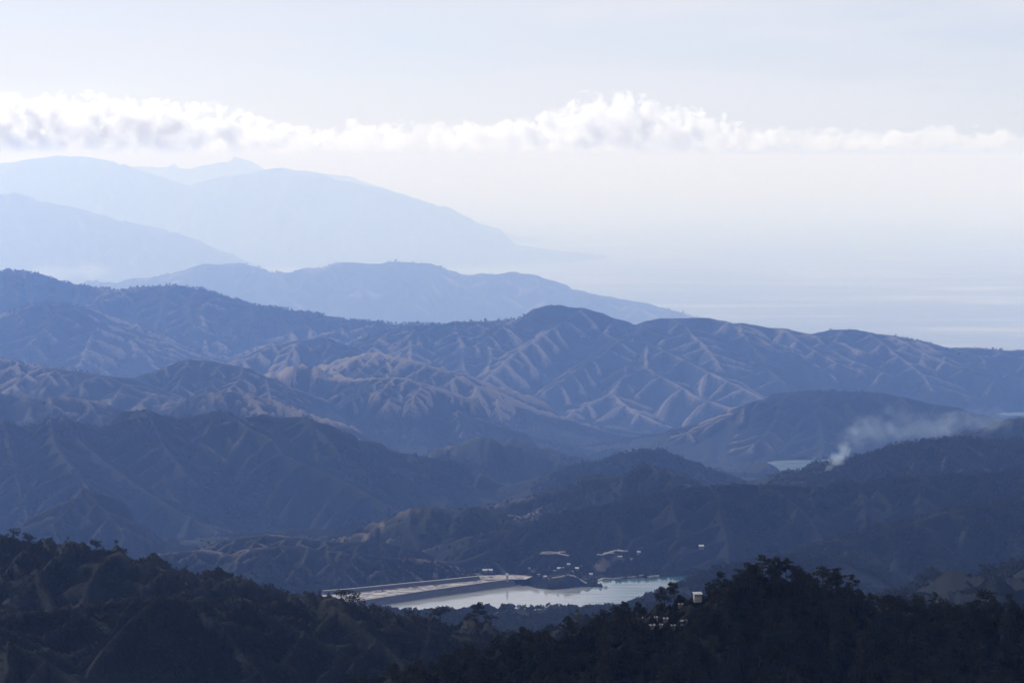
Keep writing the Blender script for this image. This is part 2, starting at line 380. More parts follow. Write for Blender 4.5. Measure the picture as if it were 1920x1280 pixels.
# ------------------------------------------------------------------ helpers for materials and objects
def mat(name):
    m = bpy.data.materials.new(name); m.use_nodes = True
    return m, m.node_tree, m.node_tree.nodes['Principled BSDF']
def simple(name, col, rough=.8, var=.25, scale=.5):
    m, t, b = mat(name)
    n = t.nodes.new('ShaderNodeTexNoise'); n.inputs['Scale'].default_value = scale; n.inputs['Detail'].default_value = 6
    g = t.nodes.new('ShaderNodeNewGeometry'); t.links.new(g.outputs['Position'], n.inputs['Vector'])
    mx = t.nodes.new('ShaderNodeMix'); mx.data_type = 'RGBA'
    mx.inputs[6].default_value = (*[c * (1 - var) for c in col], 1); mx.inputs[7].default_value = (*[min(1, c * (1 + var)) for c in col], 1)
    t.links.new(n.outputs[0], mx.inputs[0]); t.links.new(mx.outputs[2], b.inputs['Base Color'])
    b.inputs['Roughness'].default_value = rough; b.inputs['Specular IOR Level'].default_value = .15
    return m
def mesh_obj(name, verts, faces, m=None, parent=None, smooth=False):
    me = bpy.data.meshes.new(name); me.from_pydata([tuple(map(float, v)) for v in verts], [], faces); me.update()
    o = bpy.data.objects.new(name, me); COL.objects.link(o)
    if m: me.materials.append(m)
    if parent: o.parent = parent
    if smooth: me.polygons.foreach_set('use_smooth', [True] * len(me.polygons))
    return o
def tag(o, label=None, cat=None, group=None, kind=None):
    if label: o['label'] = label
    if cat: o['category'] = cat
    if group: o['group'] = group
    if kind: o['kind'] = kind
    return o
def empty(name, loc, rz=0):
    o = bpy.data.objects.new(name, None); COL.objects.link(o); o.location = loc; o.rotation_euler = (0, 0, rz)
    o.empty_display_size = 1
    return o

def terrain_mat():
    m, t, b = mat('hillside'); L = t.links.new
    geo = t.nodes.new('ShaderNodeNewGeometry')
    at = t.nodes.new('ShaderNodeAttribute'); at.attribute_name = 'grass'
    def noise(scale, det=6, rough=.6):
        n = t.nodes.new('ShaderNodeTexNoise'); n.inputs['Scale'].default_value = scale; n.inputs['Detail'].default_value = det
        n.inputs['Roughness'].default_value = rough; L(geo.outputs['Position'], n.inputs['Vector']); return n
    n1, n2, n3 = noise(.012), noise(.06, 8, .7), noise(.5, 6)
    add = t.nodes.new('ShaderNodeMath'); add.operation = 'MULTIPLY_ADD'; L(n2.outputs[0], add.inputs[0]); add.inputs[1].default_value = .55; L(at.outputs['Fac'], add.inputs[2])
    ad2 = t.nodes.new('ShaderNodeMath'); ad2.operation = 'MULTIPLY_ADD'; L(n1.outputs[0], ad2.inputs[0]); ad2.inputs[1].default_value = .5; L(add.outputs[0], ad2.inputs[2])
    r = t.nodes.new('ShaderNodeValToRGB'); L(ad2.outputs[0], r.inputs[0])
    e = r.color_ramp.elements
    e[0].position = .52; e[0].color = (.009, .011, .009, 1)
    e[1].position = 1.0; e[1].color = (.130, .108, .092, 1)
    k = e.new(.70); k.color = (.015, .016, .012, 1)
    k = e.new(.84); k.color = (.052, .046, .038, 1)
    L(r.outputs[0], b.inputs['Base Color'])
    b.inputs['Roughness'].default_value = .95; b.inputs['Specular IOR Level'].default_value = .05
    bp = t.nodes.new('ShaderNodeBump'); bp.inputs['Strength'].default_value = .7; bp.inputs['Distance'].default_value = 6.0
    L(n2.outputs[0], bp.inputs['Height'])
    nr = t.nodes.new('ShaderNodeTexNoise'); nr.noise_type = 'RIDGED_MULTIFRACTAL'; nr.inputs['Scale'].default_value = .007; nr.inputs['Detail'].default_value = 7; nr.inputs['Roughness'].default_value = .55
    nr.inputs['Lacunarity'].default_value = 2.1; nr.inputs['Distortion'].default_value = .5
    L(geo.outputs['Position'], nr.inputs['Vector'])
    br = t.nodes.new('ShaderNodeBump'); br.inputs['Strength'].default_value = .55; br.inputs['Distance'].default_value = 9.0
    L(nr.outputs[0], br.inputs['Height']); L(br.outputs[0], bp.inputs['Normal'])
    bq = t.nodes.new('ShaderNodeBump'); bq.inputs['Strength'].default_value = .9; bq.inputs['Distance'].default_value = 1.6
    L(n3.outputs[0], bq.inputs['Height']); L(bp.outputs[0], bq.inputs['Normal']); L(bq.outputs[0], b.inputs['Normal'])
    return m
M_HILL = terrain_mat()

def terrain_piece(name, i0, i1, label, grassy):
    nu = len(U); n = i1 - i0 + 1
    co = np.stack([X[i0:i1 + 1], Y[i0:i1 + 1], Z[i0:i1 + 1]], -1).reshape(-1, 3).astype(np.float32)
    a = np.arange(n - 1)[:, None] * nu + np.arange(nu - 1)[None, :]
    q = np.stack([a, a + 1, a + nu + 1, a + nu], -1).reshape(-1, 4).astype(np.int32)
    me = bpy.data.meshes.new(name)
    me.vertices.add(len(co)); me.vertices.foreach_set('co', co.ravel())
    me.loops.add(q.size); me.loops.foreach_set('vertex_index', q.ravel())
    me.polygons.add(len(q)); me.polygons.foreach_set('loop_start', np.arange(0, q.size, 4, dtype=np.int32))
    me.polygons.foreach_set('use_smooth', np.ones(len(q), bool))
    me.update(calc_edges=True)
    at = me.attributes.new('grass', 'FLOAT', 'POINT')
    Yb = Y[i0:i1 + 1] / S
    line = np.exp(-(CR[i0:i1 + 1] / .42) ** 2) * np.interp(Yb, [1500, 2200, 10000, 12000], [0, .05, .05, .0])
    gv = (CREST[i0:i1 + 1] * .46 + line + (PATCH[i0:i1 + 1] - .5) * 1.1 + grassy(X[i0:i1 + 1], Y[i0:i1 + 1], Z[i0:i1 + 1]))  # crest terms: dry grass, with lit crest lines put into its colour
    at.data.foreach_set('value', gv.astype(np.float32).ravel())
    me.materials.append(M_HILL)
    o = bpy.data.objects.new(name, me); COL.objects.link(o)
    tag(o, label, kind='structure')
    return o
def photo_col(x, y): return x / y * F + 960
def g_all(x, y, z):
    c = photo_col(x, y); r = YH + (CZ - z) / y * F; D = y / S
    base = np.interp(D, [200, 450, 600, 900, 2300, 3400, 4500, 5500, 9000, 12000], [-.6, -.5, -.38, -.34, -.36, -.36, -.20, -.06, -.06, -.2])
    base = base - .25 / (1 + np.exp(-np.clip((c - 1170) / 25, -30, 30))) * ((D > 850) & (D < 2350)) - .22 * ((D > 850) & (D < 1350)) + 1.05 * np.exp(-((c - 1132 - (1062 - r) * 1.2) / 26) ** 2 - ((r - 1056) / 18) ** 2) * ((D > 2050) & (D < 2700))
    bare = np.exp(-((c - 560) / 330) ** 2) * np.exp(-((D - 2300) / 200) ** 2) * .10
    mid = np.exp(-((c - 720) / 420) ** 2) * np.exp(-((D - 6600) / 1300) ** 2) * .09
    sg = lambda v, a, k: 1 / (1 + np.exp(-np.clip((v - a) / k, -30, 30)))
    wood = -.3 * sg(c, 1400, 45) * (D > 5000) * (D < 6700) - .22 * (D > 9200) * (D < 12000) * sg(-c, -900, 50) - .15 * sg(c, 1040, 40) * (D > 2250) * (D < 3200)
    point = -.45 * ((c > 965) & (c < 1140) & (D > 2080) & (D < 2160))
    return base + bare + mid + wood + point
cuts = [200, 450, 672, 1000, 3100, 5000, 9900, 14500, 25500, 56000]
names = [('pine_hill', 'dark wooded hill closest to the viewer'),
         ('lakeshore_ridge', 'dark brushy ridge along the near side of the lake'),
         ('brown_hill', 'brown hill with a bare crest at the lower left'),
         ('lake_basin', 'slopes and low hills round the grey lake'),
         ('blue_massif', 'blue wooded massif behind the lake'),
         ('spurred_mountains', 'mountains with many sharp spurs in the middle distance'),
         ('ridge_foothills', 'low ground behind the spurred mountains'),
         ('pale_range', 'pale blue range behind the main ridge'),
         ('hazy_mountains', 'faint mountains fading into the haze under the clouds')]
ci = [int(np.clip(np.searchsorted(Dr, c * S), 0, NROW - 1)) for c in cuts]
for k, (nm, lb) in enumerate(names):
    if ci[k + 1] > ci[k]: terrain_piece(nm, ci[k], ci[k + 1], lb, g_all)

# ------------------------------------------------------------------ far plain
def plain():
    m, t, b = mat('plain'); L = t.links.new
    geo = t.nodes.new('ShaderNodeNewGeometry'); mp = t.nodes.new('ShaderNodeMapping'); mp.inputs['Scale'].default_value = (.00016, .00045, 1)
    L(geo.outputs['Position'], mp.inputs['Vector'])
    n = t.nodes.new('ShaderNodeTexNoise'); n.inputs['Scale'].default_value = 1; n.inputs['Detail'].default_value = 8; n.inputs['Roughness'].default_value = .65
    L(mp.outputs[0], n.inputs['Vector'])
    r = t.nodes.new('ShaderNodeValToRGB'); L(n.outputs[0], r.inputs[0]); e = r.color_ramp.elements
    e[0].position = .38; e[0].color = (.04, .055, .04, 1); e[1].position = .66; e[1].color = (.30, .29, .25, 1)
    k = e.new(.52); k.color = (.10, .11, .08, 1)
    L(r.outputs[0], b.inputs['Base Color']); b.inputs['Roughness'].default_value = .9
    v = []; f = []
    ds = [9000, 12000, 18000, 30000, 45000, 80000, 150000]
    for d in ds:
        for uu in (-.27, -.1, .1, .27): v.append((uu * d * S, d * S, 8.0 if d > 15000 else -30))
    for i in range(len(ds) - 1):
        for j in range(3):
            a = i * 4 + j; f.append((a, a + 1, a + 5, a + 4))
    tag(mesh_obj('plain', v, f, m), 'flat hazy farmland plain reaching to the horizon', kind='structure')
plain()

# ------------------------------------------------------------------ water
def water(name, poly, z, label, silty):
    m, t, b = mat(name); L = t.links.new
    geo = t.nodes.new('ShaderNodeNewGeometry')
    sep = t.nodes.new('ShaderNodeSeparateXYZ'); L(geo.outputs['Position'], sep.inputs[0])
    b.inputs['IOR'].default_value = 1.333
    ms = t.nodes.new('ShaderNodeMapping'); ms.inputs['Scale'].default_value = (.012, .07, 1); L(geo.outputs['Position'], ms.inputs[0])
    ns = t.nodes.new('ShaderNodeTexNoise'); ns.inputs['Scale'].default_value = 1; ns.inputs['Detail'].default_value = 5; L(ms.outputs[0], ns.inputs['Vector'])
    rs = t.nodes.new('ShaderNodeMapRange'); rs.inputs[1].default_value = .4; rs.inputs[2].default_value = .65; rs.inputs[3].default_value = .03; rs.inputs[4].default_value = .22
    L(ns.outputs[0], rs.inputs[0]); L(rs.outputs[0], b.inputs['Roughness'])
    n = t.nodes.new('ShaderNodeTexNoise'); n.inputs['Scale'].default_value = .05; n.inputs['Detail'].default_value = 4; L(geo.outputs['Position'], n.inputs['Vector'])
    if silty:
        mr = t.nodes.new('ShaderNodeMapRange'); L(sep.outputs[0], mr.inputs[0]); mr.inputs[1].default_value = 70; mr.inputs[2].default_value = 190
        ad = t.nodes.new('ShaderNodeMath'); ad.operation = 'MULTIPLY_ADD'; L(n.outputs[0], ad.inputs[0]); ad.inputs[1].default_value = .3; L(mr.outputs[0], ad.inputs[2])
        mx = t.nodes.new('ShaderNodeMix'); mx.data_type = 'RGBA'; L(ad.outputs[0], mx.inputs[0])
        mx.inputs[6].default_value = (.28, .28, .27, 1); mx.inputs[7].default_value = (.018, .062, .07, 1)  # pale silt to teal; teal darkened to stand for the hills' reflection
        L(mx.outputs[2], b.inputs['Base Color'])
    else: b.inputs['Base Color'].default_value = (.05, .08, .10, 1); rs.inputs[3].default_value = .3; rs.inputs[4].default_value = .6; b.inputs['IOR'].default_value = 1.1; b.inputs['Specular IOR Level'].default_value = .2
    mp = t.nodes.new('ShaderNodeMapping'); mp.inputs['Scale'].default_value = (.25, .6, 1); L(geo.outputs['Position'], mp.inputs[0])
    n2 = t.nodes.new('ShaderNodeTexNoise'); n2.inputs['Scale'].default_value = 1; n2.inputs['Detail'].default_value = 3; L(mp.outputs[0], n2.inputs['Vector'])
    bp = t.nodes.new('ShaderNodeBump'); bp.inputs['Strength'].default_value = .12; bp.inputs['Distance'].default_value = .12; L(n2.outputs[0], bp.inputs['Height']); L(bp.outputs[0], b.inputs['Normal'])
    me_v = [(x, y, z) for x, y in poly]
    o = mesh_obj(name, me_v, [tuple(range(len(me_v)))], m)
    tag(o, label, kind='structure')
def grow(poly, k):
    c = poly.mean(0); return c + (poly - c) * k
water('lake', grow(LAKE, 1.0), LZ, 'pale grey reservoir lake behind the dark ridge', True)
water('valley_lake', LAKE2, L2Z, 'small bright lake in the valley beside the smoke', False)
water('river', LAKE3, L3Z, 'strip of pale river water behind the fire ridge', False)

# ------------------------------------------------------------------ finding the ground
def hit(px, py, d0=210, d1=36000):
    """the ground that shows at a photo pixel, between two table distances"""
    u = (px - 960) / F; j = np.interp(u, U, np.arange(len(U))); ja = int(min(max(j, 0), len(U) - 2)); b = j - ja
    zc = Z[:, ja] * (1 - b) + Z[:, ja + 1] * b
    r = YH + (CZ - zc) / Dr * F
    i0, i1 = np.searchsorted(Dr, d0 * S), np.searchsorted(Dr, d1 * S)
    k = np.nonzero(r[i0:i1] <= py)[0]
    i = i0 + (k[0] if len(k) else int(np.argmin(r[i0:i1])))
    D = Dr[i]
    if i > i0 and r[i - 1] > py > r[i]: D = Dr[i - 1] + (Dr[i] - Dr[i - 1]) * (r[i - 1] - py) / (r[i - 1] - r[i])
    return Vector((u * D, D, float(ground(np.array(u * D), np.array(D)))))

# ------------------------------------------------------------------ plants
def leaf_mat(name, dark, light):
    m, t, b = mat(name); L = t.links.new
    oi = t.nodes.new('ShaderNodeObjectInfo'); geo = t.nodes.new('ShaderNodeNewGeometry')
    n = t.nodes.new('ShaderNodeTexNoise'); n.inputs['Scale'].default_value = .6; L(geo.outputs['Position'], n.inputs['Vector'])
    a = t.nodes.new('ShaderNodeMath'); a.operation = 'MULTIPLY_ADD'; L(oi.outputs['Random'], a.inputs[0]); a.inputs[1].default_value = .6; L(n.outputs[0], a.inputs[2])
    mx = t.nodes.new('ShaderNodeMix'); mx.data_type = 'RGBA'; L(a.outputs[0], mx.inputs[0]); mx.inputs[6].default_value = (*dark, 1); mx.inputs[7].default_value = (*light, 1)
    L(mx.outputs[2], b.inputs['Base Color']); b.inputs['Roughness'].default_value = .8; b.inputs['Specular IOR Level'].default_value = .1
    return m
M_PINE = leaf_mat('pine_needles', (.005, .007, .005), (.015, .017, .010))
M_BUSH = leaf_mat('brush_leaves', (.008, .011, .008), (.026, .027, .017))
M_BARK = simple('bark', (.035, .026, .02), .9)
def tube(pts, radii, n=6):
    v, f = [], []
    for k, (p, r) in enumerate(zip(pts, radii)):
        for a in range(n):
            an = 2 * math.pi * a / n; v.append((p[0] + math.cos(an) * r, p[1] + math.sin(an) * r, p[2]))
    for k in range(len(pts) - 1):
        for a in range(n): f.append((k * n + a, k * n + (a + 1) % n, (k + 1) * n + (a + 1) % n, (k + 1) * n + a))
    f.append(tuple(range((len(pts) - 1) * n, len(pts) * n)))
    return v, f
def leaves(centres, rng, n, size):
    """small leaf-sized faces thrown round each clump centre (x,y,z,rx,rz)"""
    v, f = [], []
    for (cx, cy_, cz, rx, rz) in centres:
        for _ in range(n):
            d = rng.normal(size=3); d /= np.linalg.norm(d) + 1e-9; rr = rng.uniform(.35, 1.0) ** .6
            c = np.array((cx + d[0] * rx * rr, cy_ + d[1] * rx * rr, cz + d[2] * rz * rr))
            a = rng.normal(size=3); a /= np.linalg.norm(a); b = np.cross(a, rng.normal(size=3)); b /= np.linalg.norm(b) + 1e-9
            s1 = size * rng.uniform(.6, 1.4); k = len(v)
            v += [tuple(c - a * s1), tuple(c + b * s1 * .6), tuple(c + a * s1), tuple(c - b * s1 * .6)]
            f.append((k, k + 1, k + 2, k + 3))
    return v, f
def new_mesh(name, v, f, m):
    me = bpy.data.meshes.new(name); me.from_pydata(v, [], f); me.materials.append(m); me.update(); return me
def pine_meshes(seed):
    """a loose-crowned mountain pine, 1 unit tall"""
    g = np.random.default_rng(seed); lean = g.uniform(-.06, .06, 2)
    tp = [(lean[0] * t * t, lean[1] * t * t, t) for t in (-.05, .2, .45, .7, .92)]
    v, f = tube(tp, [.028, .023, .018, .012, .005], 7)
    cl = []; nl = g.integers(9, 14); base = g.uniform(.28, .45)
    for k in range(nl):
        t = base + (1 - base) * (k + .3) / nl; an = g.uniform(0, 6.28)
        rad = (.33 * (1 - (t - base) / (1 - base)) ** .7 + .05) * g.uniform(.6, 1.25)
        p0 = np.array((lean[0] * t * t, lean[1] * t * t, t - .04)); p1 = p0 + np.array((math.cos(an) * rad, math.sin(an) * rad, .05 + g.uniform(0, .07)))
        o = len(v); tv, tf = tube([p0, p0 * .4 + p1 * .6 - (0, 0, .01), p1], [.009, .006, .003], 4)
        v += tv; f += [tuple(i + o for i in q) for q in tf]
        cl.append((*p1, .13 * g.uniform(.75, 1.25), .07 * g.uniform(.8, 1.3)))
        if rad > .2: cl.append((*(p0 * .45 + p1 * .55 + (0, 0, .03)), .10, .06))
    cl.append((lean[0], lean[1], .94, .10, .08)); cl.append((lean[0] * .8, lean[1] * .8, .82, .14, .09))
    lv, lf = leaves(cl, g, 46, .034)
    return new_mesh('trunk', v, f, M_BARK), new_mesh('crown', lv, lf, M_PINE)
def broad_meshes(seed):
    """a round-crowned broadleaf tree, 1 unit tall"""
    g = np.random.default_rng(seed)
    v, f = tube([(0, 0, -.05), (.01, 0, .2), (.02, .01, .45), (.02, .02, .6)], [.03, .024, .018, .01], 7)
    cl = []
    for k in range(13):
        an = g.uniform(0, 6.28); rad = g.uniform(.08, .34); h = g.uniform(.42, .88) - rad * .3
        p1 = (math.cos(an) * rad, math.sin(an) * rad, h)
        o = len(v); tv, tf = tube([(.02, .01, .38), tuple(.5 * (a + b) for a, b in zip((.02, .01, .45), p1)), p1], [.011, .008, .003], 4)
        v += tv; f += [tuple(i + o for i in q) for q in tf]
        cl.append((*p1, .17 * g.uniform(.7, 1.2), .12 * g.uniform(.7, 1.2)))
    lv, lf = leaves(cl, g, 48, .034)
    return new_mesh('trunk', v, f, M_BARK), new_mesh('crown', lv, lf, M_PINE)
PINES = [pine_meshes(100 + k) for k in range(6)]
BROADS = [broad_meshes(200 + k) for k in range(3)]

src_near = bpy.data.collections.new('tree_sources'); src_far = bpy.data.collections.new('brush_sources')
def source(col, name, parts):
    v, f, mi, mats = [], [], [], []
    for me in parts:
        o = len(v); v += [tuple(q.co) for q in me.vertices]; f += [tuple(i + o for i in p.vertices) for p in me.polygons]
        mi += [len(mats)] * len(me.polygons); mats.append(me.materials[0])
    me = bpy.data.meshes.new(name); me.from_pydata(v, [], f)
    for m in mats: me.materials.append(m)
    me.polygons.foreach_set('material_index', mi); me.update()
    o = bpy.data.objects.new(name, me); col.objects.link(o)
for k in range(4): source(src_near, 'tree_source', PINES[k])
for k in range(2): source(src_near, 'tree_source', BROADS[k])
for k in range(4):
    g = np.random.default_rng(300 + k)
    cl = [(*(g.uniform(-.33, .33, 2)), g.uniform(.25, .75), .26, .24) for _ in range(5)]
    lv, lf = leaves(cl, g, 26, .105)
    source(src_far, 'brush_source', [new_mesh('brush', lv, lf, M_BUSH)])
def scatter(name, pts, sizes, col, label):
    me = bpy.data.meshes.new(name); me.vertices.add(len(pts)); me.vertices.foreach_set('co', np.asarray(pts, np.float32).ravel())
    a = me.attributes.new('size', 'FLOAT', 'POINT'); a.data.foreach_set('value', np.asarray(sizes, np.float32)); me.update()
    o = bpy.data.objects.new(name, me); COL.objects.link(o)
    g = bpy.data.node_groups.new(name, 'GeometryNodeTree')
    g.interface.new_socket('Geometry', in_out='INPUT', socket_type='NodeSocketGeometry'); g.interface.new_socket('Geometry', in_out='OUTPUT', socket_type='NodeSocketGeometry')
    N, L = g.nodes.new, g.links.new
    gi, go = N('NodeGroupInput'), N('NodeGroupOutput'); ip = N('GeometryNodeInstanceOnPoints'); ci_ = N('GeometryNodeCollectionInfo')
    ci_.inputs[0].default_value = col; ci_.inputs[1].default_value = True; ci_.inputs[2].default_value = True
    L(gi.outputs[0], ip.inputs['Points']); L(ci_.outputs[0], ip.inputs['Instance']); ip.inputs['Pick Instance'].default_value = True
    na = N('GeometryNodeInputNamedAttribute'); na.data_type = 'FLOAT'; na.inputs['Name'].default_value = 'size'; L(na.outputs[0], ip.inputs['Scale'])
    rv = N('FunctionNodeRandomValue'); rv.data_type = 'FLOAT_VECTOR'; rv.inputs[0].default_value = (-.06, -.06, 0); rv.inputs[1].default_value = (.06, .06, 6.28)
    L(rv.outputs[0], ip.inputs['Rotation']); L(ip.outputs[0], go.inputs[0])
    md = o.modifiers.new('scatter', 'NODES'); md.node_group = g
    tag(o, label, kind='stuff')
    return o
def plant_points(d0, d1, per_m2, keep, rng, umax=.21):
    """points on the ground in view, even per square metre, thinned by keep(x,y,z)"""
    area = umax * ((d1 * S) ** 2 - (d0 * S) ** 2); n = int(area * per_m2)
    y = np.sqrt(rng.uniform((d0 * S) ** 2, (d1 * S) ** 2, n)); u = rng.uniform(-umax, umax, n); x = u * y
    i = np.clip(np.searchsorted(Dr, y), 0, NROW - 1); j = np.clip(((u + UM) / (2 * UM) * (len(U) - 1)).round().astype(int), 0, len(U) - 1)
    ok = VIS[i, j]; x, y = x[ok], y[ok]; i, j = i[ok], j[ok]
    z = ground(x, y)
    k = keep(x, y, z, CREST[i, j], PATCH[i, j], rng.uniform(size=len(x)))
    return np.stack([x[k], y[k], z[k]], 1)
def dry(x, y):
    s = np.full(x.shape, True)
    for poly in (LAKE, BENCH):
        m = (y > poly[:, 1].min() - 60) & (y < poly[:, 1].max() + 60)
        s[m] &= poly_sd(x[m], y[m], poly) > 3
    s &= (poly_sd(x, y, LAKE2) > 10)
    c, z = photo_col(x, y), ground(x, y); r = YH + (CZ - z) / y * F      # the quarried slope is bare
    s &= ~((np.abs(c - 1132 - (1062 - r) * 1.2) < 24) & (np.abs(r - 1056) < 20) & (y > 2050 * S) & (y < 2700 * S))
    return s
g1 = np.random.default_rng(41)
def copy_tree(kind, k, loc, h, rz, label, group, wide=1.0):
    tr, cr = (PINES if kind == 'pine' else BROADS)[k]
    nm = 'pine_tree' if kind == 'pine' else 'broadleaf_tree'
    r = empty(nm, loc, rz); r.scale = (h * wide, h * wide, h)
    tag(r, label, 'tree', group)
    for me in (tr, cr):
        o = bpy.data.objects.new(me.name.split('.')[0], me); COL.objects.link(o); o.parent = r
    return r
# trees that stand out on the skylines: (column, top row, nearest and farthest distance, kind, width, label)
SKY_TREES = [
 (1400,1056,240,380,'pine',1.25,'broad pine at the left shoulder of the highest treetops on the black hill'),
 (1430,1043,240,380,'pine',1.3,'highest pine on the round top of the black hill'),
 (1452,1047,240,380,'pine',1.2,'dense pine just right of the highest treetop on the black hill'),
 (1474,1050,240,380,'pine',.9,'ragged pine with gaps in its crown at the right end of the highest clump'),
 (1415,1052,240,380,'broad',1.2,'round crown filling the highest clump on the black hill'),
 (1500,1070,240,380,'pine',1.2,'lower pine in the notch beside the highest clump'),
 (1543,1064,240,380,'pine',1.4,'flat-topped pine at the middle of the black hilltop'),
 (1568,1066,240,380,'pine',1.3,'second flat-topped pine along the black hilltop'),
 (1598,1078,240,380,'pine',1.1,'last pine before the black hilltop drops to the right'),
 (1386,1074,240,380,'broad',1.2,'rounded tree on the steep left flank of the black hilltop'),
 (1352,1092,240,380,'pine',1.2,'small pine between the white house and the black hilltop'),
 (1264,1094,240,380,'pine',1.3,'tall dark pine standing left of the white house'),
 (1246,1106,240,380,'broad',1.2,'round dark tree on the slope left of the tall pine by the house'),
 (1180,1144,240,380,'broad',1.3,'round tree on the dark slope where the teal water ends'),
 (1850,1110,240,400,'pine',1.3,'wide pine on the level wooded crest at the right edge'),
 (1715,1116,240,400,'pine',.8,'slim pine on the level crest right of the black hilltop'),
 (640,1098,530,672,'broad',1.3,'thick round tree in front of the left end of the dam'),
 (580,1106,530,672,'broad',1.2,'round tree left of the pale strip behind the dam'),
 (662,1104,530,672,'broad',1.1,'dark tree beside the thick tree at the dam end'),
 (771,1138,530,672,'broad',1.2,'small lone round tree against the bright water'),
 (826,1131,530,672,'broad',1.4,'wide umbrella-shaped tree against the lake'),
 (897,1133,530,672,'pine',1.1,'tall open tree with see-through crown against the lake'),
 (920,1146,530,672,'broad',1.2,'bushy tree right of the tall open tree on the lakeshore'),
 (1152,1134,530,672,'pine',1.2,'lone tree against the lake near the wooded point'),
 (27,988,675,810,'broad',1.3,'dark tree at the left end of the brown crest'),
 (52,993,675,810,'broad',1.2,'second tree from the left end of the brown crest'),
 (180,1007,675,810,'broad',1.0,'lone upright tree on the brown crest'),
 (218,1019,675,810,'pine',1.1,'small tree where the brown crest starts to fall'),
 (234,1030,675,810,'broad',1.2,'bush-like tree on the falling brown crest'),
]
def crest_at(px, d0, d1):
    u = (px - 960) / F; i0, i1 = np.searchsorted(Dr, d0 * S), np.searchsorted(Dr, d1 * S)
    y = Dr[i0:i1]; z = ground(u * y, y); r = YH + (CZ - z) / y * F; k = int(np.argmin(r))
    return Vector((u * y[k], y[k], z[k])), r[k]
for n, (px, top, d0, d1, kind, wd, lb) in enumerate(SKY_TREES):
    c, r = crest_at(px, d0, d1); h = max((r - top) / F * c.y, 9 / F * c.y)
    copy_tree(kind, n % (6 if kind == 'pine' else 3), c, h * 1.04, n * 1.7, lb, 'trees on the near skylines', wd * 1.15)

near = plant_points(205, 450, .5, lambda x, y, z, c, p, r: (r < .35 + .75 * (fbm(x / 26, y / 26, 3, 61) > .34)), g1)
shore = plant_points(450, 672, 1.1, lambda x, y, z, c, p, r: r < np.clip((fbm(x / 40, y / 40, 3, 62) - .36) * 5, .03, 1) * np.clip(1.2 - c, .1, 1), g1)
hillp = plant_points(672, 1000, .9, lambda x, y, z, c, p, r: r < np.clip((fbm(x / 55, y / 55, 3, 63) - .40) * 5, .02, 1) * np.clip(1.2 - c, .1, 1), g1)
HOUSES_PX = [(1308,1122),(1276,1136),(1200,1163),(1230,1160),(1248,1163),(1222,1176),(1240,1174),(1262,1176),(1282,1168)]
HP = [hit(px, py, 215, 385) for px, py in HOUSES_PX]
ok = np.ones(len(near), bool)
for h in HP:                                                   # keep the lines of sight to the houses open, as the clearing does
    dy = near[:, 1] - h.y; t = np.clip(-dy, 0, 40)
    ok &= ~((np.abs(near[:, 0] - h.x) < 2.4) & (dy < 2) & (dy > -7))
near = near[ok]
hs = g1.uniform(2.2, 4.3, len(near)) * (1 + .25 * (fbm(near[:, 0] / 30, near[:, 1] / 30, 2, 70) - .5))
order = np.argsort(-hs / near[:, 1]); NP = 260
def where(q):
    c = float(photo_col(q[0], q[1])); r = YH + (CZ - q[2]) / q[1] * F
    if c < 900: return 'low on the black slope below the lakeshore ridge'
    if c < 1160: return 'on the black slope in front of the open lake water'
    if c < 1340: return 'in the wood around the white house and huts'
    if c < 1640: return 'on the black hilltop' + (' close under the skyline' if r < 1150 else ' well below the skyline')
    return ('under the level crest at the right edge' if r < 1190 else 'low down under the level right-hand crest')
for n, i in enumerate(order[:NP]):
    kind = 'pine' if n % 5 else 'broad'
    copy_tree(kind, int(g1.integers(0, 6 if kind == 'pine' else 3)), tuple(near[i]), float(hs[i]), float(g1.uniform(0, 6.28)),
              ('dark pine ' if kind == 'pine' else 'dark round-crowned tree ') + where(near[i]),
              'trees of the wood on the black hill', float(g1.uniform(1.0, 1.35)))
rest = order[NP:]
scatter('hill_wood', near[rest], hs[rest], src_near, 'dense dark wood covering the hill closest to the viewer')
scatter('shore_brush', shore, g1.uniform(.9, 2.7, len(shore)), src_near, 'trees and brush on the dark ridge before the lake')
scatter('brown_hill_brush', hillp, g1.uniform(1.0, 2.7, len(hillp)), src_near, 'scattered trees and brush on the brown hill')
b1 = plant_points(1000, 2150, .05, lambda x, y, z, c, p, r: (r < np.clip((fbm(x / 90, y / 90, 3, 64) - .38) * 5, .03, 1)) & dry(x, y), g1)
b2 = plant_points(2150, 3050, .06, lambda x, y, z, c, p, r: (r < np.clip((fbm(x / 110, y / 110, 3, 65) - np.where(photo_col(x, y) < 880, .56, .38)) * 5, .01, 1) * np.clip(1.3 - c, .1, 1)) & dry(x, y), g1)
scatter('lakeside_wood', np.vstack([b1, b2]), g1.uniform(3, 8, len(b1) + len(b2)), src_far, 'woods and brush on the slopes round the lake')
b3 = plant_points(3050, 4600, .03, lambda x, y, z, c, p, r: (r < np.clip((fbm(x / 190, y / 190, 3, 66) - .44) * 5, .01, 1) * np.clip(1.2 - 1.5 * c, .0, 1)) & dry(x, y), g1)
scatter('massif_wood', b3, g1.uniform(5, 11, len(b3)), src_far, 'woods in the gullies of the blue massif')
ridge_pts = []
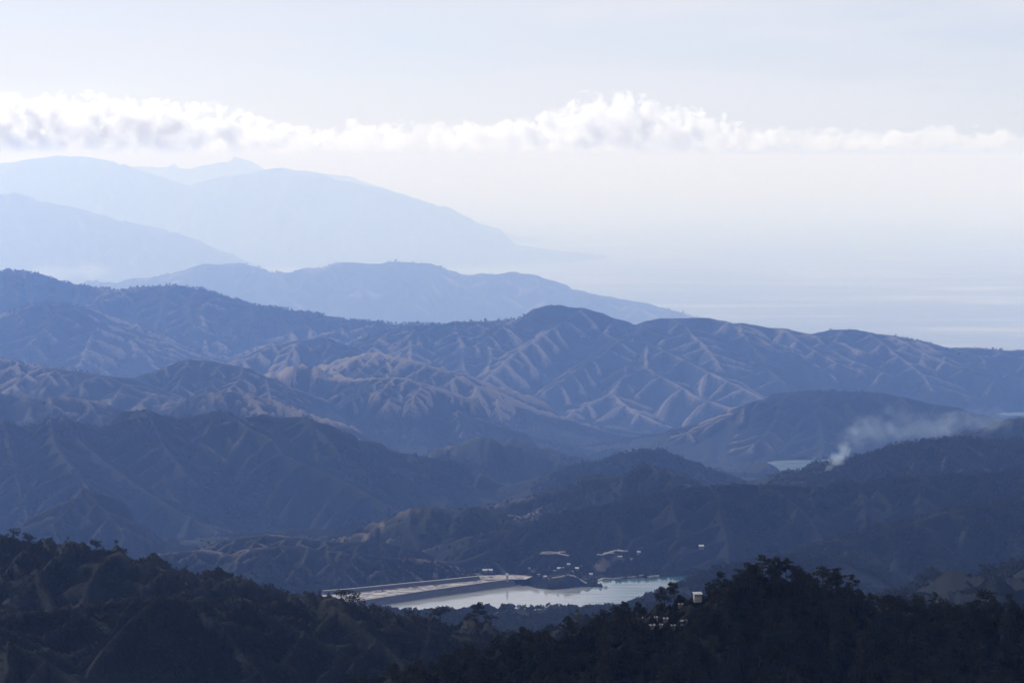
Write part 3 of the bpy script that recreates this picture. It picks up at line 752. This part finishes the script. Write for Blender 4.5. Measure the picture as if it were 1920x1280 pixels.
for nm, pts in POLY:
    if nm in ('main', 'peak', 'over_lake', 'fire', 'massif', 'haze1'):
        a = np.array(pts); 
        for q0, q1 in zip(a[:-1], a[1:]):
            L_ = np.hypot(*(q1 - q0)[:2]); n = int(L_ / (q0[1] * .0011)) + 1
            t = g1.uniform(size=n); xy = q0[:2] + (q1 - q0)[:2] * t[:, None] + g1.normal(size=(n, 2)) * q0[1] * np.array((.0006, .003))
            c = photo_col(xy[:, 0], xy[:, 1])
            den = fbm(xy[:, 0] / (q0[1] * .02), xy[:, 1] / (q0[1] * .02), 2, 71)
            lim = {'main': .38, 'peak': .44, 'over_lake': .40, 'fire': .58, 'massif': .60, 'haze1': .5}[nm]
            k = den > lim
            if nm == 'peak': k = (k & ((c < 985) | (den > .62))) | ((c > 985) & (c < 1085) & (g1.uniform(size=len(c)) < .7))
            xy = xy[k]; ridge_pts.append(np.column_stack([xy, ground(xy[:, 0], xy[:, 1]), q0[1] * g1.uniform(.0005, .0012, len(xy))]))
rp = np.vstack(ridge_pts)
b5 = plant_points(4600, 8400, .008, lambda x, y, z, c, p, r: (r < np.clip((fbm(x / 300, y / 300, 4, 68) - .47) * 5, .01, 1) * np.clip(1.1 - 1.6 * c, .0, 1)) & dry(x, y), g1)
scatter('spur_wood', b5, g1.uniform(5, 13, len(b5)), src_far, 'scrub and woods in the gullies of the spurred mountains')
b4 = plant_points(8200, 10900, .0015, lambda x, y, z, c, p, r: (r < np.clip((fbm(x / 400, y / 400, 3, 67) - .36) * 5, .01, 1)) & (photo_col(x, y) < 960), g1)
scatter('ridge_wood', np.vstack([rp[:, :3], b4]), np.concatenate([rp[:, 3], g1.uniform(11, 22, len(b4))]), src_far, 'woods fringing the crests of the distant ridges')

# ------------------------------------------------------------------ dam, flat and works by the lake
M_DAM = simple('dam_rock', (.055, .055, .062), .9, .3, .25)
M_CONC = simple('pale_concrete', (.27, .255, .25), .8, .12, .3)
M_DIRT = simple('pale_dirt', (.29, .25, .22), .95, .25, .08)
M_WHITE = simple('white_sheet', (.62, .61, .60), .5, .06, .6)
M_GREYROOF = simple('grey_roof', (.34, .35, .37), .45, .1, .5)
M_GLASS = simple('dark_glass', (.03, .035, .045), .15, .1, .5)
M_RUST = simple('rusty_steel', (.10, .07, .055), .8, .3, .7)
M_DWALL = simple('weathered_shade_wall', (.12, .11, .105), .85, .25, .6)  # weathered walls darkened further, leaving the pale roofs as sunlit slivers
M_HEAP = simple('spoil', (.075, .07, .07), .95, .3, .3)
def ribbon(name, line, width, m, parent=None, thick=.5):
    """a slab that follows a line of 3D points"""
    v, f = [], []; n = len(line)
    for i, p in enumerate(line):
        a, b = line[max(0, i - 1)], line[min(n - 1, i + 1)]; d = Vector((b[0] - a[0], b[1] - a[1], 0)); d.normalize(); nx = Vector((-d.y, d.x, 0)) * width / 2
        for sgn in (1, -1):
            q = Vector(p) + nx * sgn; v.append(q); v.append(q - Vector((0, 0, thick)))
    for i in range(n - 1):
        a, b = i * 4, i * 4 + 4
        f += [(a, a + 2, b + 2, b), (a + 1, b + 1, b + 3, a + 3), (a, b, b + 1, a + 1), (a + 2, a + 3, b + 3, b + 2)]
    f += [(0, 1, 3, 2), (n * 4 - 4, n * 4 - 2, n * 4 - 1, n * 4 - 3)]
    return mesh_obj(name, v, f, m, parent)
def sect(name, line, prof, m, parent=None):
    """a cross-section (offset across, height) swept along a line; offsets grow away from the viewer"""
    v, f = [], []; n = len(line); k = len(prof)
    for i, p in enumerate(line):
        a, b = line[max(0, i - 1)], line[min(n - 1, i + 1)]; d = Vector((b[0] - a[0], b[1] - a[1], 0)); d.normalize(); nx = Vector((-d.y, d.x, 0))
        for (o, z) in prof: q = Vector(p) + nx * o; v.append((q.x, q.y, p[2] + z))
    for i in range(n - 1):
        for j in range(k): f.append((i * k + j, (i + 1) * k + j, (i + 1) * k + (j + 1) % k, i * k + (j + 1) % k))
    f += [tuple(range(k)), tuple(range((n - 1) * k, n * k))[::-1]]
    return mesh_obj(name, v, f, m, parent)
def dense(pts, z, step=12):
    out = []
    for a, b in zip(pts[:-1], pts[1:]):
        n = max(1, int(math.dist(a, b) / step))
        out += [(a[0] + (b[0] - a[0]) * k / n, a[1] + (b[1] - a[1]) * k / n, z) for k in range(n)]
    return out + [(*pts[-1], z)]
dl = dense([on_level(x, y, LZ + 10) for x, y in [(612,1134),(655,1128),(700,1121),(800,1106),(880,1095),(930,1088),(962,1084)]], LZ)
dam = empty('dam', (0, 0, 0)); tag(dam, 'long low rockfill dam with a dark face along the lake', 'dam')
em = sect('embankment', dl, [(-15, -4), (-11, -.2), (-7, 3.2), (-3.5, 6.5), (-.5, 9.6), (5, 9.6), (12, 5), (12, -4)], M_DAM, dam)
for q in em.data.vertices:                                     # rough rockfill
    if q.index % 8 in (1, 2, 3, 4): q.co += Vector(g1.normal(size=3) * (.5, .7, .45))
ribbon('crest_road', [(x, y, z + 9.9) for x, y, z in dl], 3.6, M_DIRT, dam, .25)
bv = [(x, y, LZ + 9.4) for x, y in BENCH]
fl = mesh_obj('tailings_flat', bv, [tuple(range(len(bv)))], None); tag(fl, 'pale silty flat behind the dam', kind='structure')
m, t, b = mat('tailings'); geo = t.nodes.new('ShaderNodeNewGeometry'); n_ = t.nodes.new('ShaderNodeTexNoise'); mp_ = t.nodes.new('ShaderNodeMapping'); mp_.inputs['Scale'].default_value = (.06, .13, .05)
t.links.new(geo.outputs['Position'], mp_.inputs[0]); t.links.new(mp_.outputs[0], n_.inputs['Vector']); n_.inputs['Scale'].default_value = 1; n_.inputs['Detail'].default_value = 7; n_.inputs['Roughness'].default_value = .7
r_ = t.nodes.new('ShaderNodeValToRGB'); t.links.new(n_.outputs[0], r_.inputs[0]); r_.color_ramp.elements[0].position = .44; r_.color_ramp.elements[0].color = (.06, .06, .065, 1); r_.color_ramp.elements[1].position = .58; r_.color_ramp.elements[1].color = (.36, .33, .30, 1)
t.links.new(r_.outputs[0], b.inputs['Base Color']); b.inputs['Roughness'].default_value = .95; fl.data.materials.append(m)
bank = empty('causeway', (0, 0, 0)); tag(bank, 'straight causeway with a pale road behind the tailings flat', 'causeway')
cl_ = dense([on_level(x, y, LZ + 15) for x, y in [(606,1106.5),(660,1102.5),(760,1092.5),(840,1085),(897,1079)]], LZ)
sect('bank', cl_, [(-8, 6), (-2.6, 14.6), (2.6, 14.6), (9, 4)], M_DAM, bank)
ribbon('road', [(x, y, z + 15) for x, y, z in cl_], 4.2, M_CONC, bank, .35)
def heap_mesh(seed):
    g = np.random.default_rng(seed); v, f = [(0, 0, 1.0)], []; rings = [(.35, .72), (.7, .32), (1.0, -.1)]
    for r, z in rings:
        for a in range(10):
            k = g.uniform(.8, 1.2); v.append((math.cos(a * .628) * r * k, math.sin(a * .628) * r * k, z * g.uniform(.8, 1.2)))
    for a in range(10): f.append((0, 1 + a, 1 + (a + 1) % 10))
    for q in range(2):
        for a in range(10): f.append((1 + q * 10 + a, 11 + q * 10 + a, 11 + q * 10 + (a + 1) % 10, 1 + q * 10 + (a + 1) % 10))
    return new_mesh('spoil_heap', v, f, M_HEAP)
HM = [heap_mesh(k) for k in range(4)]
for k in range(26):
    px = g1.uniform(690, 930); ylo = np.interp(px, [690, 930], [1117, 1086]); yhi = np.interp(px, [690, 930], [1107, 1081])
    x, y = on_level(px, g1.uniform(yhi, ylo), LZ + 9.4)
    o = bpy.data.objects.new('spoil_heap', HM[k % 4]); COL.objects.link(o); w_ = g1.uniform(2, 7)
    o.location = (x, y, LZ + 9.3); o.scale = (w_ * 1.4, w_, g1.uniform(.8, 2.2)); o.rotation_euler = (0, 0, g1.uniform(0, 6))
    tag(o, 'dark heap of spoil on the pale flat behind the dam', 'heap', 'spoil heaps on the tailings flat')
def box(x0, x1, y0, y1, z0, z1):
    return [(x, y, z) for x in (x0, x1) for y in (y0, y1) for z in (z0, z1)], [(0, 1, 3, 2), (4, 6, 7, 5), (0, 4, 5, 1), (2, 3, 7, 6), (0, 2, 6, 4), (1, 5, 7, 3)]
def bx(name, dims, m, parent): return mesh_obj(name, *box(*dims), m, parent)
def house(loc, w, d, h, rz, label, name='house', cat='house', group=None, roof='gable', wall=M_DWALL, rmat=M_WHITE, nwin=2, pitch=.35):
    r = empty(name, loc, rz); tag(r, label, cat, group)
    wl = bx('wall', (-w / 2, w / 2, -d / 2, d / 2, -1.2, h), wall, r)
    e = min(.35, .07 * w)
    if roof == 'gable':
        ph = d / 2 * pitch * 2
        v = [(-w / 2 - e, -d / 2 - e, h), (w / 2 + e, -d / 2 - e, h), (w / 2 + e, 0, h + ph), (-w / 2 - e, 0, h + ph), (-w / 2 - e, d / 2 + e, h), (w / 2 + e, d / 2 + e, h)]
        v += [(x, y, z + .15) for x, y, z in v]
        f = [(0, 1, 2, 3), (3, 2, 5, 4), (6, 9, 8, 7), (9, 10, 11, 8), (0, 6, 7, 1), (4, 5, 11, 10), (0, 3, 9, 6), (3, 4, 10, 9), (1, 7, 8, 2), (2, 8, 11, 5)]
        mesh_obj('roof', v, f, rmat, r)
    else: bx('roof', (-w / 2 - e, w / 2 + e, -d / 2 - e, d / 2 + e, h + .01, h + .3), rmat, r)
    bx('door', (-w * .06 - .45, -w * .06 + .45, -d / 2 - .06, -d / 2 - .003, 0, 2.0), M_RUST, r)
    for k in range(nwin):
        cx = -w / 2 + w * (k + .5) / nwin
        if abs(cx + w * .06) < 1.0: continue
        wn = bx('window', (cx - .5, cx + .5, -d / 2 - .05, -d / 2 - .003, 1.0, 2.1), M_CONC, r)
        bx('pane', (cx - .4, cx + .4, -d / 2 - .08, -d / 2 - .053, 1.1, 2.0), M_GLASS, wn)
    return r
def spot(px, py, d0=2050, d1=2700): return hit(px, py, d0, d1)
house(spot(914, 1073), 17, 7, 4, .1, 'long white shed standing alone above the causeway end', 'shed', 'shed', nwin=5)
house(spot(1022, 1084), 5, 5, 3.4, .3, 'small white hut on the dark shore of the wooded point', 'hut', 'hut')
house(spot(1052, 1069), 13, 6, 3.6, -.1, 'white works building above the wooded point', 'works_building', 'building', nwin=4)
house(spot(1066, 1061), 5, 5, 3.4, .2, 'tiny white hut above the works building', 'hut', 'hut')
house(spot(1198, 1038), 6, 5, 3.5, .1, 'white house high on the slope above the quarry tracks', 'house', 'house')
house(spot(1162, 1047), 8, 5, 3.5, .4, 'white shed at the top of the quarry track', 'shed', 'shed')
house(spot(1315, 1028, 1650, 2700), 8, 6, 4.5, 0, 'bright white house alone on the dark slope right of the lake', 'house', 'house')
house(spot(1000, 1072), 6, 5, 3, .5, 'small shed left of the works building', 'shed', 'shed', rmat=M_RUST)
house(spot(1082, 1068), 6, 5, 3, -.3, 'small grey shed right of the works building', 'shed', 'shed')
house(spot(1108, 1079), 5, 4, 3, 0, 'little shed at the foot of the quarry', 'shed', 'shed')
for k, (px, py, lb) in enumerate([(993,1067,'leftmost of the little huts scattered above the wooded point'),(1031,1064,'little hut just under the bent dirt track'),(1040,1072,'little hut left below the long works roof'),
        (1074,1073,'little hut just right below the works building'),(1090,1062,'little hut highest on the slope behind the works'),(1010,1079,'little hut close to the water at the dam end'),(1184,1050,'little hut right of the zigzag track'),(1225,1070,'little hut above the white gravel apron')]):
    house(spot(px, py), 3.6 + .6 * (k % 3), 3.2, 2.4, .5 * (k % 4) - .7, lb, 'hut', 'hut', 'little huts round the lake works', rmat=M_RUST if k % 3 == 1 else M_GREYROOF, nwin=2)
# intake tower at the dam end
tp_ = on_level(951, 1087, LZ + 9); tw = empty('intake_tower', (*tp_, LZ + 9)); tag(tw, 'slim concrete tower at the right end of the dam', 'tower')
v, f = tube([(0, 0, -12), (0, 0, 3), (0, 0, 8)], [1.8, 1.6, 1.5], 10); mesh_obj('shaft', v, f, M_CONC, tw)
v, f = tube([(0, 0, 8.003), (0, 0, 10.2)], [2.1, 2.1], 10); mesh_obj('gatehouse', v, f, M_WHITE, tw)
v, f = tube([(0, 0, 10.203), (0, 0, 11.4)], [2.3, .3], 10); mesh_obj('cap', v, f, M_GREYROOF, tw)
# work barge at the tip of the point
bp_ = on_level(1136, 1100.5, LZ); bg_ = empty('barge', (*bp_, LZ), .05); tag(bg_, 'small white work barge off the tip of the wooded point', 'barge')
mesh_obj('hull', [(-5, -2, .9), (5, -2, .9), (5, 2, .9), (-5, 2, .9), (-4, -1.6, -.4), (4, -1.6, -.4), (4, 1.6, -.4), (-4, 1.6, -.4)], [(0, 1, 2, 3), (4, 7, 6, 5), (0, 4, 5, 1), (1, 5, 6, 2), (2, 6, 7, 3), (3, 7, 4, 0)], M_WHITE, bg_)
bx('cabin', (-2.5, 1.5, -1.2, 1.2, .903, 2.8), M_WHITE, bg_); bx('cabin_roof', (-2.8, 1.8, -1.4, 1.4, 2.803, 3.0), M_GREYROOF, bg_)
# dirt tracks
def track(px, label, width=3.2, d0=2050, d1=2700, m=M_DIRT, name='dirt_track'):
    pts = [spot(x, y, d0, d1) for x, y in px]; line = []
    for a, b in zip(pts[:-1], pts[1:]):
        n = max(1, int((b - a).length / 5))
        for k in range(n):
            q = a.lerp(b, k / n); line.append((q.x, q.y))
    line.append((pts[-1].x, pts[-1].y))
    xy = np.array(line); z = np.maximum(ground(xy[:, 0], xy[:, 1]), LZ + .3); z = np.convolve(np.pad(z, 1, 'edge'), np.ones(3) / 3, 'valid') + .9
    tag(ribbon(name, [(x, y, zz) for (x, y), zz in zip(line, z)], width, m, None, 1.6), label, kind='structure')
track([(1016,1061),(1030,1059),(1047,1060),(1050,1052),(1060,1051)], 'pale dirt track with a bend above the works')
track([(1012,1073),(1028,1072),(1045,1068),(1066,1067)], 'pale track past the works building')
track([(1028,1084),(1044,1081),(1056,1078),(1066,1071)], 'pale track along the left crest of the wooded point', 4, 2090, 2135)
track([(1066,1071),(1076,1077),(1088,1085),(1100,1093)], 'pale track down the right crest of the wooded point', 3.4, 2090, 2135)
track([(1120,1066),(1128,1072),(1140,1071),(1150,1073)], 'lower pale quarry track')
track([(1132,1062),(1142,1064),(1151,1073)], 'short steep quarry track')
track([(1140,1062),(1155,1058),(1168,1061)], 'upper pale quarry track')
track([(1158,1047),(1168,1050),(1177,1053),(1176,1058)], 'bright zigzag track over the quarry')
track([(1098,1085),(1130,1084),(1160,1083),(1185,1081)], 'thin pale shore track along the far bank', 4)
track([(1185,1081),(1196,1080),(1206,1077)], 'tan track on the far bank', 4.5)
track([(1215,1081),(1225,1079),(1236,1079)], 'white gravel apron on the far bank', 7)

# ------------------------------------------------------------------ houses among the pines
def on_hill(k): return HP[k]
wh = empty('white_house', on_hill(0), .15); wh.scale = (.34,) * 3; tag(wh, 'big white two-storey house with dark window grid among the pines', 'house')
bx('wall', (-2.6, 2.6, -1.8, 2.2, -2, 3.3), M_CONC, wh)
bx('porch', (-2.9, 2.0, -3.0, -1.803, -2, 1.3), M_CONC, wh)
rv_ = [(-3.1, -2.2, 3.3), (3.1, -2.2, 3.3), (3.1, 2.5, 4.2), (-3.1, 2.5, 4.2)]; mesh_obj('roof', rv_ + [(x, y, z + .15) for x, y, z in rv_], [(0, 3, 2, 1), (4, 5, 6, 7), (0, 1, 5, 4), (1, 2, 6, 5), (2, 3, 7, 6), (3, 0, 4, 7)], M_GREYROOF, wh)
for i in range(4):
    for j in range(2):
        cx, cz = -1.9 + i * 1.25, 1.7 + j * .85
        w1 = bx('window', (cx - .42, cx + .42, -1.86, -1.803, cz - .3, cz + .3), M_CONC, wh); bx('pane', (cx - .36, cx + .36, -1.9, -1.863, cz - .25, cz + .25), M_GLASS, w1)
bx('door', (1.2, 2.0, -1.88, -1.803, -1, 1.1), M_RUST, wh)
ctext = ['small white shed below the big white house', 'bright white hut far down the wooded slope', 'white-roofed hut leftmost of the cluster in the clearing', 'pale hut at the back of the clearing', 'long low pale roof at the front left of the clearing', 'grey-roofed hut in the middle of the clearing', 'pale hut at the right end of the clearing', 'small pale shed on the bank right of the clearing']
for k in range(1, len(HP)):
    hh = house(on_hill(k), 1.9 + .5 * (k % 3), 1.6, 1.1, .4 * (k % 3) - .3, ctext[k - 1], 'hut', 'hut', 'huts on the wooded slope', 'gable', M_DWALL, M_CONC if k in (1, 2, 3) else M_GREYROOF, 0, .3); hh.scale = (.38 + .05 * (k % 3),) * 3

# ------------------------------------------------------------------ smoke and clouds
def puff_mat(name, dens, col, nscale, amp, aniso, thr, flat=False, rough=.6):
    m = bpy.data.materials.new(name); m.use_nodes = True; t = m.node_tree; t.nodes.clear(); N, L = t.nodes.new, t.links.new
    out = N('ShaderNodeOutputMaterial'); pv = N('ShaderNodeVolumePrincipled'); L(pv.outputs[0], out.inputs['Volume'])
    pv.inputs['Color'].default_value = (*col, 1); pv.inputs['Anisotropy'].default_value = aniso
    tc = N('ShaderNodeTexCoord'); ln = N('ShaderNodeVectorMath'); ln.operation = 'LENGTH'; L(tc.outputs['Object'], ln.inputs[0])
    geo = N('ShaderNodeNewGeometry'); nz = N('ShaderNodeTexNoise'); nz.inputs['Scale'].default_value = nscale; nz.inputs['Detail'].default_value = 5; nz.inputs['Roughness'].default_value = rough; nz.inputs['Distortion'].default_value = .4
    L(geo.outputs['Position'], nz.inputs['Vector'])
    a = N('ShaderNodeMath'); a.operation = 'MULTIPLY_ADD'; L(nz.outputs[0], a.inputs[0]); a.inputs[1].default_value = amp; a.inputs[2].default_value = 1 - amp * .5 - thr
    b = N('ShaderNodeMath'); b.operation = 'SUBTRACT'; L(a.outputs[0], b.inputs[0]); L(ln.outputs['Value'], b.inputs[1])
    c = N('ShaderNodeMapRange'); L(b.outputs[0], c.inputs[0]); c.inputs[1].default_value = 0; c.inputs[2].default_value = .35 if not flat else .05; c.inputs[3].default_value = 0; c.inputs[4].default_value = dens
    last = c.outputs[0]
    if flat:
        sp = N('ShaderNodeSeparateXYZ'); L(tc.outputs['Object'], sp.inputs[0]); fr = N('ShaderNodeMapRange'); L(sp.outputs[2], fr.inputs[0]); fr.inputs[1].default_value = -.75; fr.inputs[2].default_value = -.45
        mu = N('ShaderNodeMath'); mu.operation = 'MULTIPLY'; L(last, mu.inputs[0]); L(fr.outputs[0], mu.inputs[1]); last = mu.outputs[0]
    L(last, pv.inputs['Density'])
    return m
def puffs(root, mname, m, lst, d, depth):
    for (px, py, rx, ry, *dd) in lst:
        D = dd[0] if dd else d
        c = Vector(P(px, py, D)); k = D * S / F
        v, f = box(-1, 1, -1, 1, -1, 1)
        o = mesh_obj(mname, v, f, m, root); o.location = c - root.location; o.scale = (rx * k, ry * k * depth, ry * k)
SMOKE = True
if SMOKE:
    sp0 = hit(1549, 889, 2600, 3400); dS = sp0.y / S
    sm = empty('smoke', sp0); tag(sm, 'white smoke drifting right from a brush fire on the ridge', kind='stuff')
    ms1 = puff_mat('dense_smoke', .010, (.74, .86, 1), .035, 2.6, .2, .25); ms2 = puff_mat('thin_smoke', .0018, (.70, .84, 1), .017, 2.8, .2, .35)
    puffs(sm, 'plume', ms1, [(1551,885,6,7),(1558,876,11,12),(1570,860,19,20),(1582,846,22,22)], dS + 20, 1.2)
    puffs(sm, 'plume', ms2, [(1586,842,28,30),(1606,824,42,40),(1645,808,74,46),(1725,795,110,44),(1830,788,120,40)], dS + 70, 1.5)
    ml = empty('mist', P(130, 512, 11000)); tag(ml, 'white smoke rising behind the left end of the main ridge', kind='stuff')
    mm = puff_mat('mist', .0011, (1, 1, 1), .0022, 1.5, .3, .2)
    puffs(ml, 'bank_of_mist', mm, [(95,512,90,20),(175,506,60,28)], 11000, 1.5)
CLOUDS = True
if CLOUDS:
    mc = puff_mat('cumulus', .0009, (.98, .982, .99), .0006, 3.0, .6, .18, True, .62)
    mt = puff_mat('thin_cumulus', .0006, (1, 1, 1), .0004, 2.6, .55, .2, True)
    DCL = 154000
    def cloud(label, m, lst):
        r = empty('cloud', P(lst[0][0], lst[0][1], DCL)); tag(r, label, 'cloud'); puffs(r, 'puff', m, lst, DCL, .42)
    cloud('big white cumulus bank lying over the left mountains', mc, [(-90,255,130,66),(20,250,120,76),(130,247,130,78),(250,252,130,68),(360,254,130,64),(460,262,110,48),(550,268,100,36),(610,271,60,26)])
    cloud('towering middle cumulus with the highest white top', mc, [(970,258,90,44),(1060,254,100,52),(1150,246,95,76),(1240,254,100,60),(1320,258,90,48),(1400,264,80,32)])
    cloud('thin white cloud strip between the two cumulus banks', mt, [(690,262,120,40),(800,262,130,40),(900,264,110,38)])
    cloud('thin flat cloud strip at the right edge', mt, [(1500,266,140,30),(1620,266,130,28),(1760,266,150,32),(1900,268,140,26)])

# ------------------------------------------------------------------ haze
def haze():
    m = bpy.data.materials.new('haze'); m.use_nodes = True; t = m.node_tree
    t.nodes.clear(); out = t.nodes.new('ShaderNodeOutputMaterial'); pv = t.nodes.new('ShaderNodeVolumePrincipled')
    pv.inputs['Color'].default_value = (.24, .42, 1.0, 1)
    pv.inputs['Absorption Color'].default_value = (1, 1, 1, 1)
    pv.inputs['Density'].default_value = HAZE_D
    pv.inputs['Anisotropy'].default_value = HAZE_G
    t.links.new(pv.outputs[0], out.inputs['Volume'])
    x, y0, y1, z0, z1 = 95000, -1500, 301000, -40, 3000 + 150
    v = [(sx * x, yy, zz) for sx in (-1, 1) for yy in (y0, y1) for zz in (z0, z1)]
    f = [(0, 1, 3, 2), (4, 6, 7, 5), (0, 4, 5, 1), (2, 3, 7, 6), (0, 2, 6, 4), (1, 5, 7, 3)]
    tag(mesh_obj('haze', v, f, m), 'blue haze filling the air between the mountains', kind='stuff')
HAZE_D, HAZE_G = 0.000034, 0.27
haze()
def low_mist():
    m = bpy.data.materials.new('low_mist'); m.use_nodes = True; t = m.node_tree
    t.nodes.clear(); out = t.nodes.new('ShaderNodeOutputMaterial'); pv = t.nodes.new('ShaderNodeVolumePrincipled')
    pv.inputs['Color'].default_value = (1, .99, 1, 1); pv.inputs['Density'].default_value = 0.0000115; pv.inputs['Anisotropy'].default_value = .12
    t.links.new(pv.outputs[0], out.inputs['Volume'])
    v, f = box(-94000, 94000, 23500, 300500, -35, 3110)
    tag(mesh_obj('low_mist', v, f, m), 'white mist lying over the plain and the feet of the far ranges', kind='stuff')
low_mist()
